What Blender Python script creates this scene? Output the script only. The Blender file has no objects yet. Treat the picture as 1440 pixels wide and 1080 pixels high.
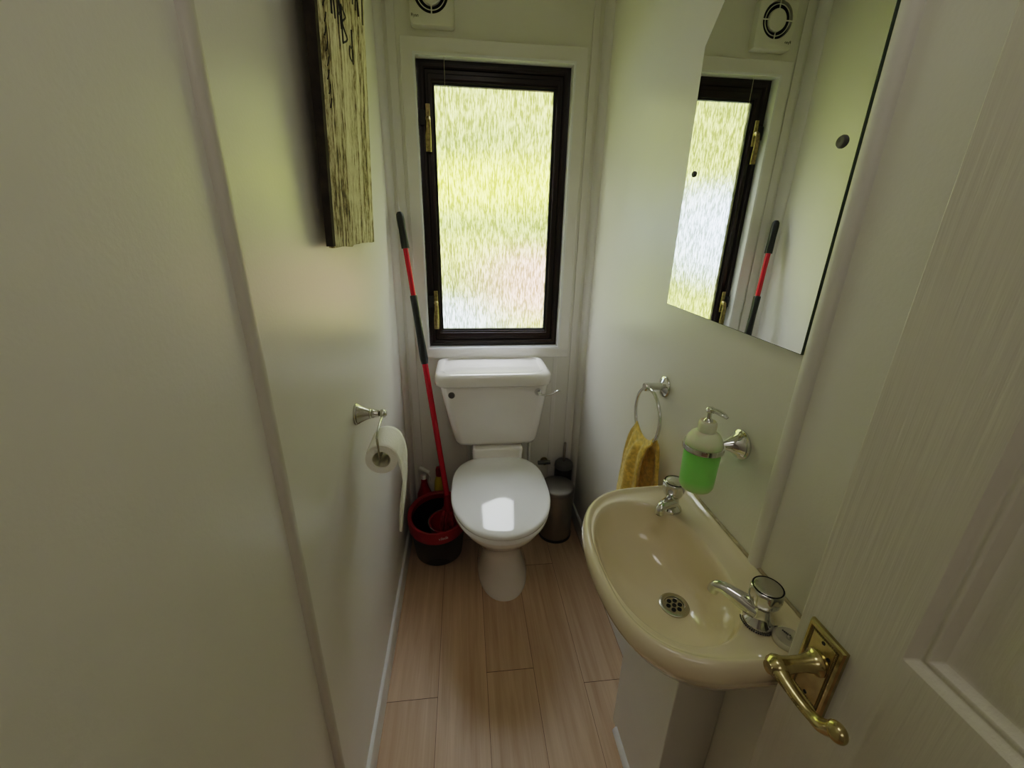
import bpy, bmesh, math, random
from mathutils import Vector, Matrix, noise
random.seed(7)
PI = math.pi
SC = bpy.context.scene
COL = SC.collection

# ------------------------------------------------------------------ materials
def new_mat(name):
    m = bpy.data.materials.new(name); m.use_nodes = True
    nt = m.node_tree
    return m, nt, nt.nodes['Principled BSDF']

def setp(b, **k):
    for n, v in k.items():
        b.inputs[n.replace('_', ' ')].default_value = v

def mat(name, col, rough=.5, metal=0., bump=0., bscale=60., bstretch=(1, 1, 1), var=0., vscale=8., vstretch=(1, 1, 1), coat=0., **extra):
    m, nt, b = new_mat(name)
    setp(b, Base_Color=(*col, 1), Roughness=rough, Metallic=metal)
    if coat: setp(b, Coat_Weight=coat, Coat_Roughness=.08)
    for n, v in extra.items(): b.inputs[n.replace('_', ' ')].default_value = v
    tc = nt.nodes.new('ShaderNodeTexCoord')
    def nz(scale, stretch, det=3.):
        mp = nt.nodes.new('ShaderNodeMapping'); mp.inputs['Scale'].default_value = stretch
        nt.links.new(tc.outputs['Object'], mp.inputs['Vector'])
        t = nt.nodes.new('ShaderNodeTexNoise'); t.inputs['Scale'].default_value = scale; t.inputs['Detail'].default_value = det
        nt.links.new(mp.outputs[0], t.inputs['Vector']); return t
    t = nz(vscale, vstretch)
    r = nt.nodes.new('ShaderNodeValToRGB')
    v = max(var, .015)
    r.color_ramp.elements[0].position = .3; r.color_ramp.elements[1].position = .7
    r.color_ramp.elements[0].color = (*[c * (1 - v) for c in col], 1)
    r.color_ramp.elements[1].color = (*[min(1, c * (1 + v)) for c in col], 1)
    nt.links.new(t.outputs[0], r.inputs[0]); nt.links.new(r.outputs[0], b.inputs['Base Color'])
    if bump:
        t2 = nz(bscale, bstretch)
        bp = nt.nodes.new('ShaderNodeBump'); bp.inputs['Strength'].default_value = bump; bp.inputs['Distance'].default_value = .002
        nt.links.new(t2.outputs[0], bp.inputs['Height']); nt.links.new(bp.outputs[0], b.inputs['Normal'])
    return m

M = {}
M['wall'] = mat('wall_paint', (.77, .757, .715), .33, bump=.12, bscale=170, var=.02, vscale=2.5)
M['trim'] = mat('gloss_white_trim', (.77, .755, .73), .38, bump=.05, bscale=40)
M['cover'] = mat('cover_strip_paint', (.60, .58, .53), .4)
M['skirt'] = mat('skirting_paint', (.74, .74, .73), .35)
M['ceiling'] = mat('ceiling_paint', (.74, .73, .70), .6)
M['door'] = mat('door_paint_grained', (.68, .66, .60), .42, bump=.7, bscale=130, bstretch=(1, 1, .035), var=.015)
M['ceramic'] = mat('white_vitreous_china', (.78, .75, .73), .10, coat=.8)
M['seat'] = mat('white_gloss_seat', (.84, .85, .87), .09, coat=.7)
M['cream'] = mat('cream_vitreous_china', (.80, .715, .54), .13, coat=.6)
M['chrome'] = mat('polished_chrome', (.72, .73, .74), .07, 1.)
M['satin'] = mat('satin_nickel', (.55, .54, .50), .24, 1.)
M['steel'] = mat('brushed_steel', (.50, .48, .45), .27, 1., bump=.15, bscale=200, bstretch=(1, 1, .02))
M['binbody'] = mat('dull_brushed_steel', (.34, .32, .29), .30, 1., bump=.15, bscale=200, bstretch=(1, 1, .02))
M['binlid'] = mat('satin_steel_lid', (.34, .33, .32), .42, 1.)
M['brass'] = mat('polished_brass', (.54, .47, .25), .2, 1., var=.18, vscale=60)
M['brassd'] = mat('aged_brass', (.32, .26, .13), .3, 1., var=.3, vscale=120)
M['red'] = mat('red_plastic', (.30, .008, .016), .3)
M['redm'] = mat('red_painted_metal', (.52, .014, .035), .25)
M['black'] = mat('black_plastic', (.012, .012, .013), .35)
M['grip'] = mat('black_rubber_grip', (.013, .016, .017), .42, bump=.3, bscale=90)
M['grey'] = mat('grey_plastic', (.11, .11, .11), .4)
M['dark'] = mat('dark_void', (.006, .006, .006), .8)
M['frame'] = mat('dark_brown_frame', (.013, .0045, .004), .25, bump=.2, bscale=50, bstretch=(1, 1, .05), var=.3)
M['rubber'] = mat('black_gasket', (.008, .008, .008), .5)
M['fan'] = mat('fan_plastic', (.72, .71, .64), .4)
M['paper'] = mat('tissue_paper', (.86, .85, .81), .9, bump=.8, bscale=260)
M['card'] = mat('cardboard', (.58, .55, .47), .85)
M['towel'] = mat('mustard_terry_cloth', (.80, .58, .15), .95, bump=1.0, bscale=520, var=.22, vscale=90, Sheen_Weight=.4)
M['mop'] = mat('mop_fibre', (.35, .02, .03), .95, bump=1., bscale=200, var=.4, vscale=60)
M['yellow'] = mat('yellow_plastic', (.62, .50, .03), .35)
M['whitep'] = mat('white_plastic', (.66, .66, .63), .35)
M['box'] = mat('boxing_white_board', (.74, .73, .71), .4)
M['silic'] = mat('old_sealant', (.42, .37, .26), .6, var=.3, vscale=60)
M['plug'] = mat('plug_rubber', (.58, .55, .46), .45)
M['cord'] = mat('cord', (.40, .37, .30), .7)
M['ink'] = mat('dark_print', (.03, .03, .025), .6)
M['pale'] = mat('pale_print', (.75, .72, .70), .5)
M['cap'] = mat('milky_plastic', (.78, .80, .62), .35, Subsurface_Weight=.2)

def mirror_mat():
    m, nt, b = new_mat('silvered_mirror')
    setp(b, Base_Color=(.86, .88, .86, 1), Roughness=.0, Metallic=1.)
    return m
M['mirror'] = mirror_mat()
M['medge'] = mat('mirror_edge', (.10, .13, .11), .2)

def floor_mat():
    m, nt, b = new_mat('laminate_planks')
    N = nt.nodes.new; Lk = nt.links.new
    tc = N('ShaderNodeTexCoord'); sep = N('ShaderNodeSeparateXYZ'); Lk(tc.outputs['Object'], sep.inputs[0])
    def mth(op, a, bb=None, c=None):
        n = N('ShaderNodeMath'); n.operation = op
        for i, v in enumerate((a, bb, c)):
            if v is None: continue
            if isinstance(v, (int, float)): n.inputs[i].default_value = v
            else: Lk(v, n.inputs[i])
        return n.outputs[0]
    W = .155
    u = mth('DIVIDE', mth('SUBTRACT', sep.outputs[0], .0115), W)
    k = mth('FLOOR', u); fu = mth('SUBTRACT', u, k)
    off = mth('MULTIPLY', mth('FRACT', mth('MULTIPLY', mth('ADD', k, 3.35), .37)), 1.2)
    # end joints: one per plank at y chosen to match
    wn = N('ShaderNodeTexWhiteNoise'); wn.noise_dimensions = '1D'; Lk(k, wn.inputs['W'])
    ends = N('ShaderNodeValToRGB'); ends.color_ramp.interpolation = 'CONSTANT'
    vals = [.727, 0.31, .66, .95, .6875, .5]     # -y/1.2-phase of the joint for plank k
    er = ends.color_ramp
    ys = [.842, 1.35, .779, .33, .842, .5]
    while len(er.elements) < 6: er.elements.new(.5)
    for i in range(6):
        er.elements[i].position = i / 6; er.elements[i].color = (ys[i] / 2,) * 3 + (1,)
    Lk(mth('DIVIDE', mth('ADD', k, .5), 6.), ends.inputs[0])
    ysum = mth('ADD', sep.outputs[1], mth('MULTIPLY', ends.outputs[0], 2.))
    v = mth('DIVIDE', ysum, 1.2); kv = mth('FLOOR', mth('ADD', v, 0.)); fv = mth('SUBTRACT', v, kv)
    # seams
    def edge(f, w, ww): # distance to nearest integer times size
        d = mth('MULTIPLY', mth('MINIMUM', f, mth('SUBTRACT', 1., f)), ww)
        return mth('LESS_THAN', d, w)
    seam = mth('MAXIMUM', edge(fu, .0006, W), edge(fv, .0009, 1.2))
    cell = N('ShaderNodeCombineXYZ'); Lk(k, cell.inputs[0]); Lk(kv, cell.inputs[1])
    cw = N('ShaderNodeTexWhiteNoise'); Lk(cell.outputs[0], cw.inputs['Vector'])
    add = N('ShaderNodeVectorMath'); add.operation = 'MULTIPLY_ADD'
    Lk(cw.outputs['Color'], add.inputs[0]); add.inputs[1].default_value = (7, 7, 7)
    Lk(tc.outputs['Object'], add.inputs[2])
    mp = N('ShaderNodeMapping'); mp.inputs['Scale'].default_value = (26, 1.3, 1); Lk(add.outputs[0], mp.inputs[0])
    g = N('ShaderNodeTexNoise'); g.inputs['Scale'].default_value = 1.6; g.inputs['Detail'].default_value = 6; g.inputs['Distortion'].default_value = .6
    Lk(mp.outputs[0], g.inputs['Vector'])
    mp2 = N('ShaderNodeMapping'); mp2.inputs['Scale'].default_value = (120, 4, 1); Lk(add.outputs[0], mp2.inputs[0])
    g2 = N('ShaderNodeTexNoise'); g2.inputs['Scale'].default_value = 2; Lk(mp2.outputs[0], g2.inputs['Vector'])
    r = N('ShaderNodeValToRGB'); r.color_ramp.elements[0].color = (.43, .29, .18, 1); r.color_ramp.elements[1].color = (.64, .475, .325, 1)
    r.color_ramp.elements[0].position = .25; r.color_ramp.elements[1].position = .72
    Lk(mth('ADD', mth('MULTIPLY', g.outputs[0], .8), mth('MULTIPLY', g2.outputs[0], .2)), r.inputs[0])
    hs = N('ShaderNodeHueSaturation'); Lk(r.outputs[0], hs.inputs['Color'])
    Lk(mth('ADD', mth('MULTIPLY', cw.outputs['Value'], .16), .92), hs.inputs['Value'])
    mx = N('ShaderNodeMix'); mx.data_type = 'RGBA'; Lk(seam, mx.inputs[0]); Lk(hs.outputs[0], mx.inputs[6]); mx.inputs[7].default_value = (.08, .045, .03, 1)
    Lk(mx.outputs[2], b.inputs['Base Color']); setp(b, Roughness=.38)
    bp = N('ShaderNodeBump'); bp.inputs['Strength'].default_value = .25; bp.inputs['Distance'].default_value = .001
    Lk(mth('SUBTRACT', g2.outputs[0], mth('MULTIPLY', seam, 3.)), bp.inputs['Height']); Lk(bp.outputs[0], b.inputs['Normal'])
    return m
M['floor'] = floor_mat()

def driftwood():
    m, nt, b = new_mat('weathered_painted_plank'); N = nt.nodes.new; Lk = nt.links.new
    tc = N('ShaderNodeTexCoord')
    mp = N('ShaderNodeMapping'); mp.inputs['Scale'].default_value = (1, 1, .06); Lk(tc.outputs['Object'], mp.inputs[0])
    n1 = N('ShaderNodeTexNoise'); n1.inputs['Scale'].default_value = 42; n1.inputs['Detail'].default_value = 6; n1.inputs['Distortion'].default_value = .3; Lk(mp.outputs[0], n1.inputs['Vector'])
    mp2 = N('ShaderNodeMapping'); mp2.inputs['Scale'].default_value = (1, 1, .35); Lk(tc.outputs['Object'], mp2.inputs[0])
    n2 = N('ShaderNodeTexNoise'); n2.inputs['Scale'].default_value = 95; n2.inputs['Detail'].default_value = 5; n2.inputs['Roughness'].default_value = .7; Lk(mp2.outputs[0], n2.inputs['Vector'])
    a = N('ShaderNodeMath'); a.operation = 'MULTIPLY_ADD'; Lk(n1.outputs[0], a.inputs[0]); a.inputs[1].default_value = .52
    c = N('ShaderNodeMath'); c.operation = 'MULTIPLY'; Lk(n2.outputs[0], c.inputs[0]); c.inputs[1].default_value = .48; Lk(c.outputs[0], a.inputs[2])
    r = N('ShaderNodeValToRGB'); e = r.color_ramp.elements
    e[0].position = .415; e[0].color = (.035, .024, .012, 1); e[1].position = .50; e[1].color = (.60, .54, .35, 1)
    x = e.new(.455); x.color = (.24, .18, .09, 1); x = e.new(.6); x.color = (.88, .84, .62, 1)
    Lk(a.outputs[0], r.inputs[0]); Lk(r.outputs[0], b.inputs['Base Color']); setp(b, Roughness=.8)
    bp = N('ShaderNodeBump'); bp.inputs['Strength'].default_value = .9; bp.inputs['Distance'].default_value = .004
    Lk(r.outputs[0], bp.inputs['Height']); Lk(bp.outputs[0], b.inputs['Normal'])
    return m
M['drift'] = driftwood()
M['edge_shade'] = mat('shaded_plank_edge', (.035, .026, .016), .9, bump=1., bscale=60, var=.5, vscale=30)  # near black stands in for the plank side's shade and shadow

def soap_mat():
    m, nt, b = new_mat('frosted_bottle_with_green_soap'); N = nt.nodes.new; Lk = nt.links.new
    tc = N('ShaderNodeTexCoord'); s = N('ShaderNodeSeparateXYZ'); Lk(tc.outputs['Object'], s.inputs[0])
    r = N('ShaderNodeValToRGB'); e = r.color_ramp.elements
    mr = N('ShaderNodeMapRange'); mr.inputs['From Min'].default_value = 0; mr.inputs['From Max'].default_value = .16; Lk(s.outputs[2], mr.inputs[0]); Lk(mr.outputs[0], r.inputs[0])
    e[0].position = .0; e[0].color = (.62, .82, .50, 1); e[1].position = .68; e[1].color = (.78, .84, .62, 1)
    x = e.new(.16); x.color = (.34, .82, .24, 1); x = e.new(.53); x.color = (.32, .80, .22, 1); x = e.new(.60); x.color = (.66, .82, .48, 1)
    Lk(r.outputs[0], b.inputs['Base Color']); setp(b, Roughness=.35, Subsurface_Weight=.5, Subsurface_Scale=.02)
    b.inputs['Subsurface Radius'].default_value = (.3, 1., .3)
    return m
M['soap'] = soap_mat()

def glass_mat():
    """Reeded, obscured glazing: strongly rippled refraction along fine vertical streaks."""
    m, nt, b = new_mat('obscured_streaked_glass'); nt.nodes.remove(b); N = nt.nodes.new; Lk = nt.links.new
    out = nt.nodes['Material Output']
    tc = N('ShaderNodeTexCoord')
    mp = N('ShaderNodeMapping'); mp.inputs['Scale'].default_value = (1, 1, .14); Lk(tc.outputs['Object'], mp.inputs[0])
    n1 = N('ShaderNodeTexNoise'); n1.inputs['Scale'].default_value = 230; n1.inputs['Detail'].default_value = 4; n1.inputs['Roughness'].default_value = .65; Lk(mp.outputs[0], n1.inputs['Vector'])
    bp = N('ShaderNodeBump'); bp.inputs['Strength'].default_value = .85; bp.inputs['Distance'].default_value = .004; Lk(n1.outputs[0], bp.inputs['Height'])
    rf = N('ShaderNodeBsdfRefraction'); rf.inputs['IOR'].default_value = 1.22; rf.inputs['Roughness'].default_value = .24
    Lk(bp.outputs[0], rf.inputs['Normal'])
    cr = N('ShaderNodeValToRGB'); cr.color_ramp.elements[0].position = .42; cr.color_ramp.elements[0].color = (.30, .32, .22, 1)
    cr.color_ramp.elements[1].position = .6; cr.color_ramp.elements[1].color = (1, 1, 1, 1); Lk(n1.outputs[0], cr.inputs[0]); Lk(cr.outputs[0], rf.inputs['Color'])
    gl = N('ShaderNodeBsdfGlossy'); gl.inputs['Roughness'].default_value = .15
    fr = N('ShaderNodeFresnel'); fr.inputs['IOR'].default_value = 1.35
    mx = N('ShaderNodeMixShader'); Lk(fr.outputs[0], mx.inputs[0]); Lk(rf.outputs[0], mx.inputs[1]); Lk(gl.outputs[0], mx.inputs[2])
    Lk(mx.outputs[0], out.inputs['Surface'])
    return m
M['glass'] = glass_mat()

def garden_mat():
    m, nt, b = new_mat('sunlit_garden_bank'); N = nt.nodes.new; Lk = nt.links.new
    tc = N('ShaderNodeTexCoord')
    n = N('ShaderNodeTexNoise'); n.inputs['Scale'].default_value = .9; n.inputs['Detail'].default_value = 4; Lk(tc.outputs['Object'], n.inputs['Vector'])
    r = N('ShaderNodeValToRGB'); e = r.color_ramp.elements
    e[0].position = .36; e[0].color = (.125, .155, .03, 1); e[1].position = .62; e[1].color = (.29, .29, .055, 1)
    Lk(n.outputs[0], r.inputs[0])
    def blob(prev, c, rad, col, amt):
        g = N('ShaderNodeTexGradient'); g.gradient_type = 'SPHERICAL'
        mp = N('ShaderNodeMapping'); mp.vector_type = 'TEXTURE'; mp.inputs['Location'].default_value = c; mp.inputs['Scale'].default_value = rad
        Lk(tc.outputs['Object'], mp.inputs[0]); Lk(mp.outputs[0], g.inputs[0])
        k = N('ShaderNodeMath'); k.operation = 'MULTIPLY'; k.use_clamp = True; Lk(g.outputs[0], k.inputs[0]); k.inputs[1].default_value = amt
        mx = N('ShaderNodeMix'); mx.data_type = 'RGBA'; Lk(k.outputs[0], mx.inputs[0]); Lk(prev, mx.inputs[6]); mx.inputs[7].default_value = (*col, 1)
        return mx.outputs[2]
    o = blob(r.outputs[0], (1.25, 3.2, .75), (1.0, 5, .55), (.40, .22, .15), 2.2)
    o = blob(o, (-.1, 2.6, .25), (.9, 5, .42), (.26, .30, .32), 2.2)
    o = blob(o, (.6, 5.5, 2.0), (3.5, 5, .6), (.42, .43, .05), 1.6)
    o = blob(o, (-2.9, 6, 1.3), (1.9, 5, .9), (.36, .42, .50), 2.4)
    Lk(o, b.inputs['Base Color']); setp(b, Roughness=.9)
    return m
M['garden'] = garden_mat()

# ------------------------------------------------------------------ object helpers
def finish(bm, name, m, parent=None, loc=None, smooth=40, bevel=0., seg=2, subsurf=0):
    """links the bmesh (built in room coordinates) as one mesh object; with a parent it is stored relative to it"""
    bmesh.ops.recalc_face_normals(bm, faces=bm.faces[:])
    base = Vector((0, 0, 0))
    if parent is not None:
        base = Vector(parent['_base'])
    elif loc is not None:
        base = Vector(loc)
    for v in bm.verts: v.co -= base
    me = bpy.data.meshes.new(name); bm.to_mesh(me); bm.free()
    me.materials.append(m)
    for p in me.polygons: p.use_smooth = True
    me.set_sharp_from_angle(angle=math.radians(smooth))
    o = bpy.data.objects.new(name, me); COL.objects.link(o)
    if parent is not None:
        o.parent = parent
    else:
        o.location = base
    o['_base'] = tuple(base)
    if bevel:
        md = o.modifiers.new('bevel', 'BEVEL'); md.width = bevel; md.segments = seg; md.limit_method = 'ANGLE'; md.angle_limit = math.radians(35)
        md.harden_normals = False
    if subsurf:
        md = o.modifiers.new('sub', 'SUBSURF'); md.levels = subsurf; md.render_levels = subsurf
    return o

def thing(name, label, cat, loc, group=None):
    o = bpy.data.objects.new(name, None); COL.objects.link(o); o.empty_display_size = .05
    o.location = loc; o['label'] = label; o['category'] = cat; o['_base'] = tuple(loc)
    if group: o['group'] = group
    return o
def tag(o, label, cat):
    o['label'] = label; o['category'] = cat; return o
def struct(o): o['kind'] = 'structure'; return o

def B(): return bmesh.new()
def box(bm, x0, x1, y0, y1, z0, z1):
    vs = [bm.verts.new((x, y, z)) for z in (z0, z1) for (x, y) in ((x0, y0), (x1, y0), (x1, y1), (x0, y1))]
    for f in ((0, 3, 2, 1), (4, 5, 6, 7), (0, 1, 5, 4), (1, 2, 6, 5), (2, 3, 7, 6), (3, 0, 4, 7)):
        bm.faces.new([vs[i] for i in f])
    return bm
def loft(bm, rings, cap0=True, cap1=True, closed=True):
    R = [[bm.verts.new(p) for p in r] for r in rings]
    n = len(R[0])
    for a, b in zip(R, R[1:]):
        for i in range(n if closed else n - 1):
            j = (i + 1) % n
            bm.faces.new((a[i], a[j], b[j], b[i]))
    if cap0: bm.faces.new(R[0][::-1])
    if cap1: bm.faces.new(R[-1])
    return bm
def frame_for(axis):
    a = Vector(axis).normalized()
    t = Vector((0, 0, 1)) if abs(a.z) < .9 else Vector((1, 0, 0))
    u = t.cross(a).normalized(); v = a.cross(u)
    return u, v, a
def lathe(bm, prof, c=(0, 0, 0), axis=(0, 0, 1), n=32, sx=1., sy=1.):
    """prof: (radius, distance along axis)"""
    u, v, a = frame_for(axis); c = Vector(c); rings = []
    for r, h in prof:
        rr = max(r, 1e-5)
        rings.append([c + a * h + u * (rr * sx * math.cos(2 * PI * i / n)) + v * (rr * sy * math.sin(2 * PI * i / n)) for i in range(n)])
    loft(bm, rings); return bm
def spline(pts, k=8):
    P = [Vector(p) for p in pts]; P = [P[0] * 2 - P[1]] + P + [P[-1] * 2 - P[-2]]; out = []
    for i in range(1, len(P) - 2):
        for s in range(k):
            t = s / k
            a, b, c, d = P[i - 1:i + 3]
            out.append(.5 * ((2 * b) + (c - a) * t + (2 * a - 5 * b + 4 * c - d) * t * t + (3 * b - a - 3 * c + d) * t ** 3))
    out.append(P[-2]); return out
def tube(bm, pts, r, n=12, closed=False, sx=1., sy=1.):
    P = [Vector(p) for p in pts]; N = len(P)
    rs = r if isinstance(r, (list, tuple)) else [r] * N
    if len(rs) != N:
        rs = [rs[0] + 0 * i if len(rs) == 1 else rs[min(int(i / (N - 1) * (len(rs) - 1)), len(rs) - 2)] * (1 - (i / (N - 1) * (len(rs) - 1) - min(int(i / (N - 1) * (len(rs) - 1)), len(rs) - 2))) + rs[min(int(i / (N - 1) * (len(rs) - 1)), len(rs) - 2) + 1] * (i / (N - 1) * (len(rs) - 1) - min(int(i / (N - 1) * (len(rs) - 1)), len(rs) - 2)) for i in range(N)]
    rings = []; u = None
    for i in range(N):
        if closed: t = (P[(i + 1) % N] - P[i - 1]).normalized()
        else: t = (P[min(i + 1, N - 1)] - P[max(i - 1, 0)]).normalized()
        if u is None: u, v, _ = frame_for(t)
        else:
            u = (u - t * u.dot(t)).normalized(); v = t.cross(u)
        rings.append([P[i] + (u * math.cos(2 * PI * j / n) * sx + v * math.sin(2 * PI * j / n) * sy) * rs[i] for j in range(n)])
    if closed:
        rings.append(rings[0])
        loft(bm, rings, False, False); bmesh.ops.remove_doubles(bm, verts=bm.verts[:], dist=1e-6)
    else: loft(bm, rings)
    return bm
def sell(cx, cy, rx, ryf, ryb, z, n=48, ef=2.2, eb=2.6):
    """egg shaped ring, front = -y"""
    out = []
    for i in range(n):
        t = 2 * PI * i / n; c, s = math.cos(t), math.sin(t)
        e = ef if s < 0 else eb; ry = ryf if s < 0 else ryb
        out.append(Vector((cx + rx * math.copysign(abs(c) ** (2 / e), c), cy + ry * math.copysign(abs(s) ** (2 / e), s), z)))
    return out
def rrect(x0, x1, y0, y1, r, z, k=6):
    out = []
    for (cx, cy, a0) in ((x1 - r, y1 - r, 0), (x0 + r, y1 - r, PI / 2), (x0 + r, y0 + r, PI), (x1 - r, y0 + r, 1.5 * PI)):
        for i in range(k + 1):
            a = a0 + PI / 2 * i / k
            out.append(Vector((cx + r * math.cos(a), cy + r * math.sin(a), z)))
    return out
def text_mesh(s, size, depth=.0004):
    cu = bpy.data.curves.new('txt', 'FONT'); cu.body = s; cu.size = size; cu.extrude = depth; cu.align_x = 'CENTER'; cu.align_y = 'CENTER'
    ob = bpy.data.objects.new('txt', cu); COL.objects.link(ob)
    dg = bpy.context.evaluated_depsgraph_get(); dg.update()
    me = bpy.data.meshes.new_from_object(ob.evaluated_get(dg))
    bpy.data.objects.remove(ob); bpy.data.curves.remove(cu)
    bm = B(); bm.from_mesh(me); bpy.data.meshes.remove(me); return bm

# ------------------------------------------------------------------ room shell
W, YB, YF, H = .80, .03, -2.07, 2.24
WX0, WX1, WZ0, WZ1 = .120, .681, .874, 1.914      # window opening
T = .06
def sbox(name, m, *a, bevel=0.):
    return struct(finish(box(B(), *a), name, m, bevel=bevel))
sbox('floor', M['floor'], -1.4, 2.2, -3.6, YB + T, -.05, 0)
sbox('ceiling', M['ceiling'], -1.4, 2.2, -3.6, YB + T, H, H + .05)
sbox('wall_left', M['wall'], -T, 0, YF, YB, 0, H)
sbox('wall_right', M['wall'], W, W + T, YF, YB, 0, H)
b = B()
box(b, -T, WX0, YB, YB + T, 0, H); box(b, WX1, W + T, YB, YB + T, 0, H)
box(b, WX0, WX1, YB, YB + T, 0, WZ0); box(b, WX0, WX1, YB, YB + T, WZ1, H)
struct(finish(b, 'wall_back', M['wall']))
b = B()
box(b, -1.4, .02, YF - .06, YF, 0, H); box(b, .78, 2.2, YF - .06, YF, 0, H); box(b, .02, .78, YF - .06, YF, 2.0, H)
struct(finish(b, 'wall_front', M['wall']))
b = B()
box(b, -1.4, 2.2, -3.66, -3.6, 0, H); box(b, -1.46, -1.4, -3.66, YF, 0, H); box(b, 2.2, 2.26, -3.66, YF, 0, H)
struct(finish(b, 'wall_hall', M['wall']))

# skirting boards
def skirting(name, x_wall, sgn, y0, y1, h):
    pr = [(0, 0), (.012, 0), (.012, h - .012), (.009, h - .003), (.004, h), (0, h)]
    b = B(); loft(b, [[Vector((x_wall + sgn * px, y, pz)) for px, pz in pr] for y in (y0, y1)])
    return struct(finish(b, name, M['skirt'], smooth=30))
skirting('baseboard_left', 0, 1, YF, YB, .075)
skirting('baseboard_right', W, -1, YF, YB, .075)
b = B(); pr = [(0, 0), (.012, 0), (.012, .063), (.009, .072), (.004, .075), (0, .075)]
loft(b, [[Vector((x, YB - py, pz)) for py, pz in pr] for x in (.012, W - .012)]); struct(finish(b, 'baseboard_back', M['skirt'], smooth=30))

# panel joint trims: rounded cover strips on both side walls, quadrants in the corners, flat strips on the back wall
def half_round(name, xw, sgn, yc, w, d, z0, z1, m_=None):
    ring = [(xw + sgn * d * math.sin(PI * i / 12) ** .8, yc - w * math.cos(PI * i / 12)) for i in range(13)]
    b = B(); loft(b, [[Vector((x, y, z)) for x, y in ring] for z in (z0, z1)])
    return struct(finish(b, name, m_ or M['trim'], smooth=50))
half_round('trim_1', 0, 1, -1.178, .0125, .011, 0.0, H, M['cover'])
half_round('trim_2', W, -1, -1.177, .0145, .012, 0.0, H)
for nm, xw, s in (('trim_3', 0, 1), ('trim_4', W, -1)):
    ring = [(xw, YB)] + [(xw + s * .022 * math.cos(a * PI / 16), YB - .045 * math.sin(a * PI / 16)) for a in range(9)]
    b = B(); loft(b, [[Vector((x, y, z)) for x, y in ring] for z in (.0, H)]); struct(finish(b, nm, M['trim'], smooth=50))
for nm, x0, x1 in (('trim_5', .034, .064), ('trim_6', .738, .764)):
    struct(finish(box(B(), x0, x1, YB - .005, YB, 0, H), nm, M['trim'], bevel=.002))
struct(finish(box(B(), .664, .682, YB - .003, YB, 0, .83), 'trim_7', M['trim'], bevel=.001))

# ------------------------------------------------------------------ window
win = bpy.data.objects.new('window_1', None); COL.objects.link(win); win.location = (.4, YB, WZ0); win['_base'] = (.4, YB, WZ0)
win['kind'] = 'structure'
def rect_frame(b, x0, x1, z0, z1, w, y0, y1, wz=None):
    wz = w if wz is None else wz
    """mitred frame, outer rect, width w"""
    o = [(x0, z0), (x1, z0), (x1, z1), (x0, z1)]; i = [(x0 + w, z0 + wz), (x1 - w, z0 + wz), (x1 - w, z1 - wz), (x0 + w, z1 - wz)]
    V = {}
    for k, y in (('f', y0), ('b', y1)):
        V[k + 'o'] = [b.verts.new((x, y, z)) for x, z in o]; V[k + 'i'] = [b.verts.new((x, y, z)) for x, z in i]
    for a in range(4):
        c = (a + 1) % 4
        b.faces.new((V['fo'][a], V['fo'][c], V['fi'][c], V['fi'][a])); b.faces.new((V['bo'][a], V['bi'][a], V['bi'][c], V['bo'][c]))
        b.faces.new((V['fo'][a], V['bo'][a], V['bo'][c], V['fo'][c])); b.faces.new((V['fi'][a], V['fi'][c], V['bi'][c], V['bi'][a]))
    return b
finish(rect_frame(B(), WX0 - .044, WX1 + .044, WZ0 - .043, WZ1 + .047, .0435, YB - .014, YB - .0005), 'architrave', M['trim'], win, bevel=.002)
finish(rect_frame(B(), WX0 - .004, WX1 + .004, WZ0 - .004, WZ1 + .004, .0085, YB - .0175, YB + .03), 'reveal_lining', M['seat'], win, bevel=.0005)
FY = .055
b = rect_frame(B(), WX0 + .0015, WX1 - .0015, WZ0 + .0015, WZ1 - .0015, .028, FY, FY + .035)
rect_frame(b, WX0 + .016, WX1 - .016, WZ0 + .016, WZ1 - .016, .012, FY - .006, FY)
finish(b, 'outer_frame', M['frame'], win, bevel=.003)
b = rect_frame(B(), WX0 + .0295, WX1 - .0295, WZ0 + .0295, WZ1 - .0295, .026, FY + .004, FY + .034, .040)
rect_frame(b, WX0 + .040, WX1 - .040, WZ0 + .042, WZ1 - .044, .012, FY - .002, FY + .004, .020)
finish(b, 'sash', M['frame'], win, bevel=.003)
finish(rect_frame(B(), WX0 + .0555, WX1 - .0555, WZ0 + .0695, WZ1 - .0695, .007, FY + .010, FY + .03), 'gasket', M['rubber'], win, bevel=.002)
b = B(); x0, x1, z0, z1 = WX0 + .058, WX1 - .058, WZ0 + .066, WZ1 - .066
b.faces.new([b.verts.new(p) for p in ((x0, FY + .02, z0), (x1, FY + .02, z0), (x1, FY + .02, z1), (x0, FY + .02, z1))])
pane = finish(b, 'obscured_pane', M['glass'], win)
# brass casement fasteners on the left stile
for zt in (1.715, 1.055):
    b = box(B(), .1500, .1655, .042, .0485, zt - .03, zt + .06)
    lathe(b, [(0, 0), (.009, 0), (.009, .010), (.006, .016), (0, .016)], (.158, .042, zt + .012), (0, -1, 0), 16)
    f_ = finish(b, 'casement_fastener', M['brassd'], win, bevel=.0015)
    b = B(); tube(b, spline([(.158, .028, zt + .014), (.160, .020, zt - .005), (.158, .022, zt - .05), (.157, .026, zt - .095)], 6), [.006, .006, .008, .008], 10, sx=1.3, sy=.7)
    lv = finish(b, 'fastener_lever', M['brassd'], f_)
    finish(box(B(), .128, .148, .041, .049, zt - .008, zt + .04), 'strike_plate', M['black'], win, bevel=.002)
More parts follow.
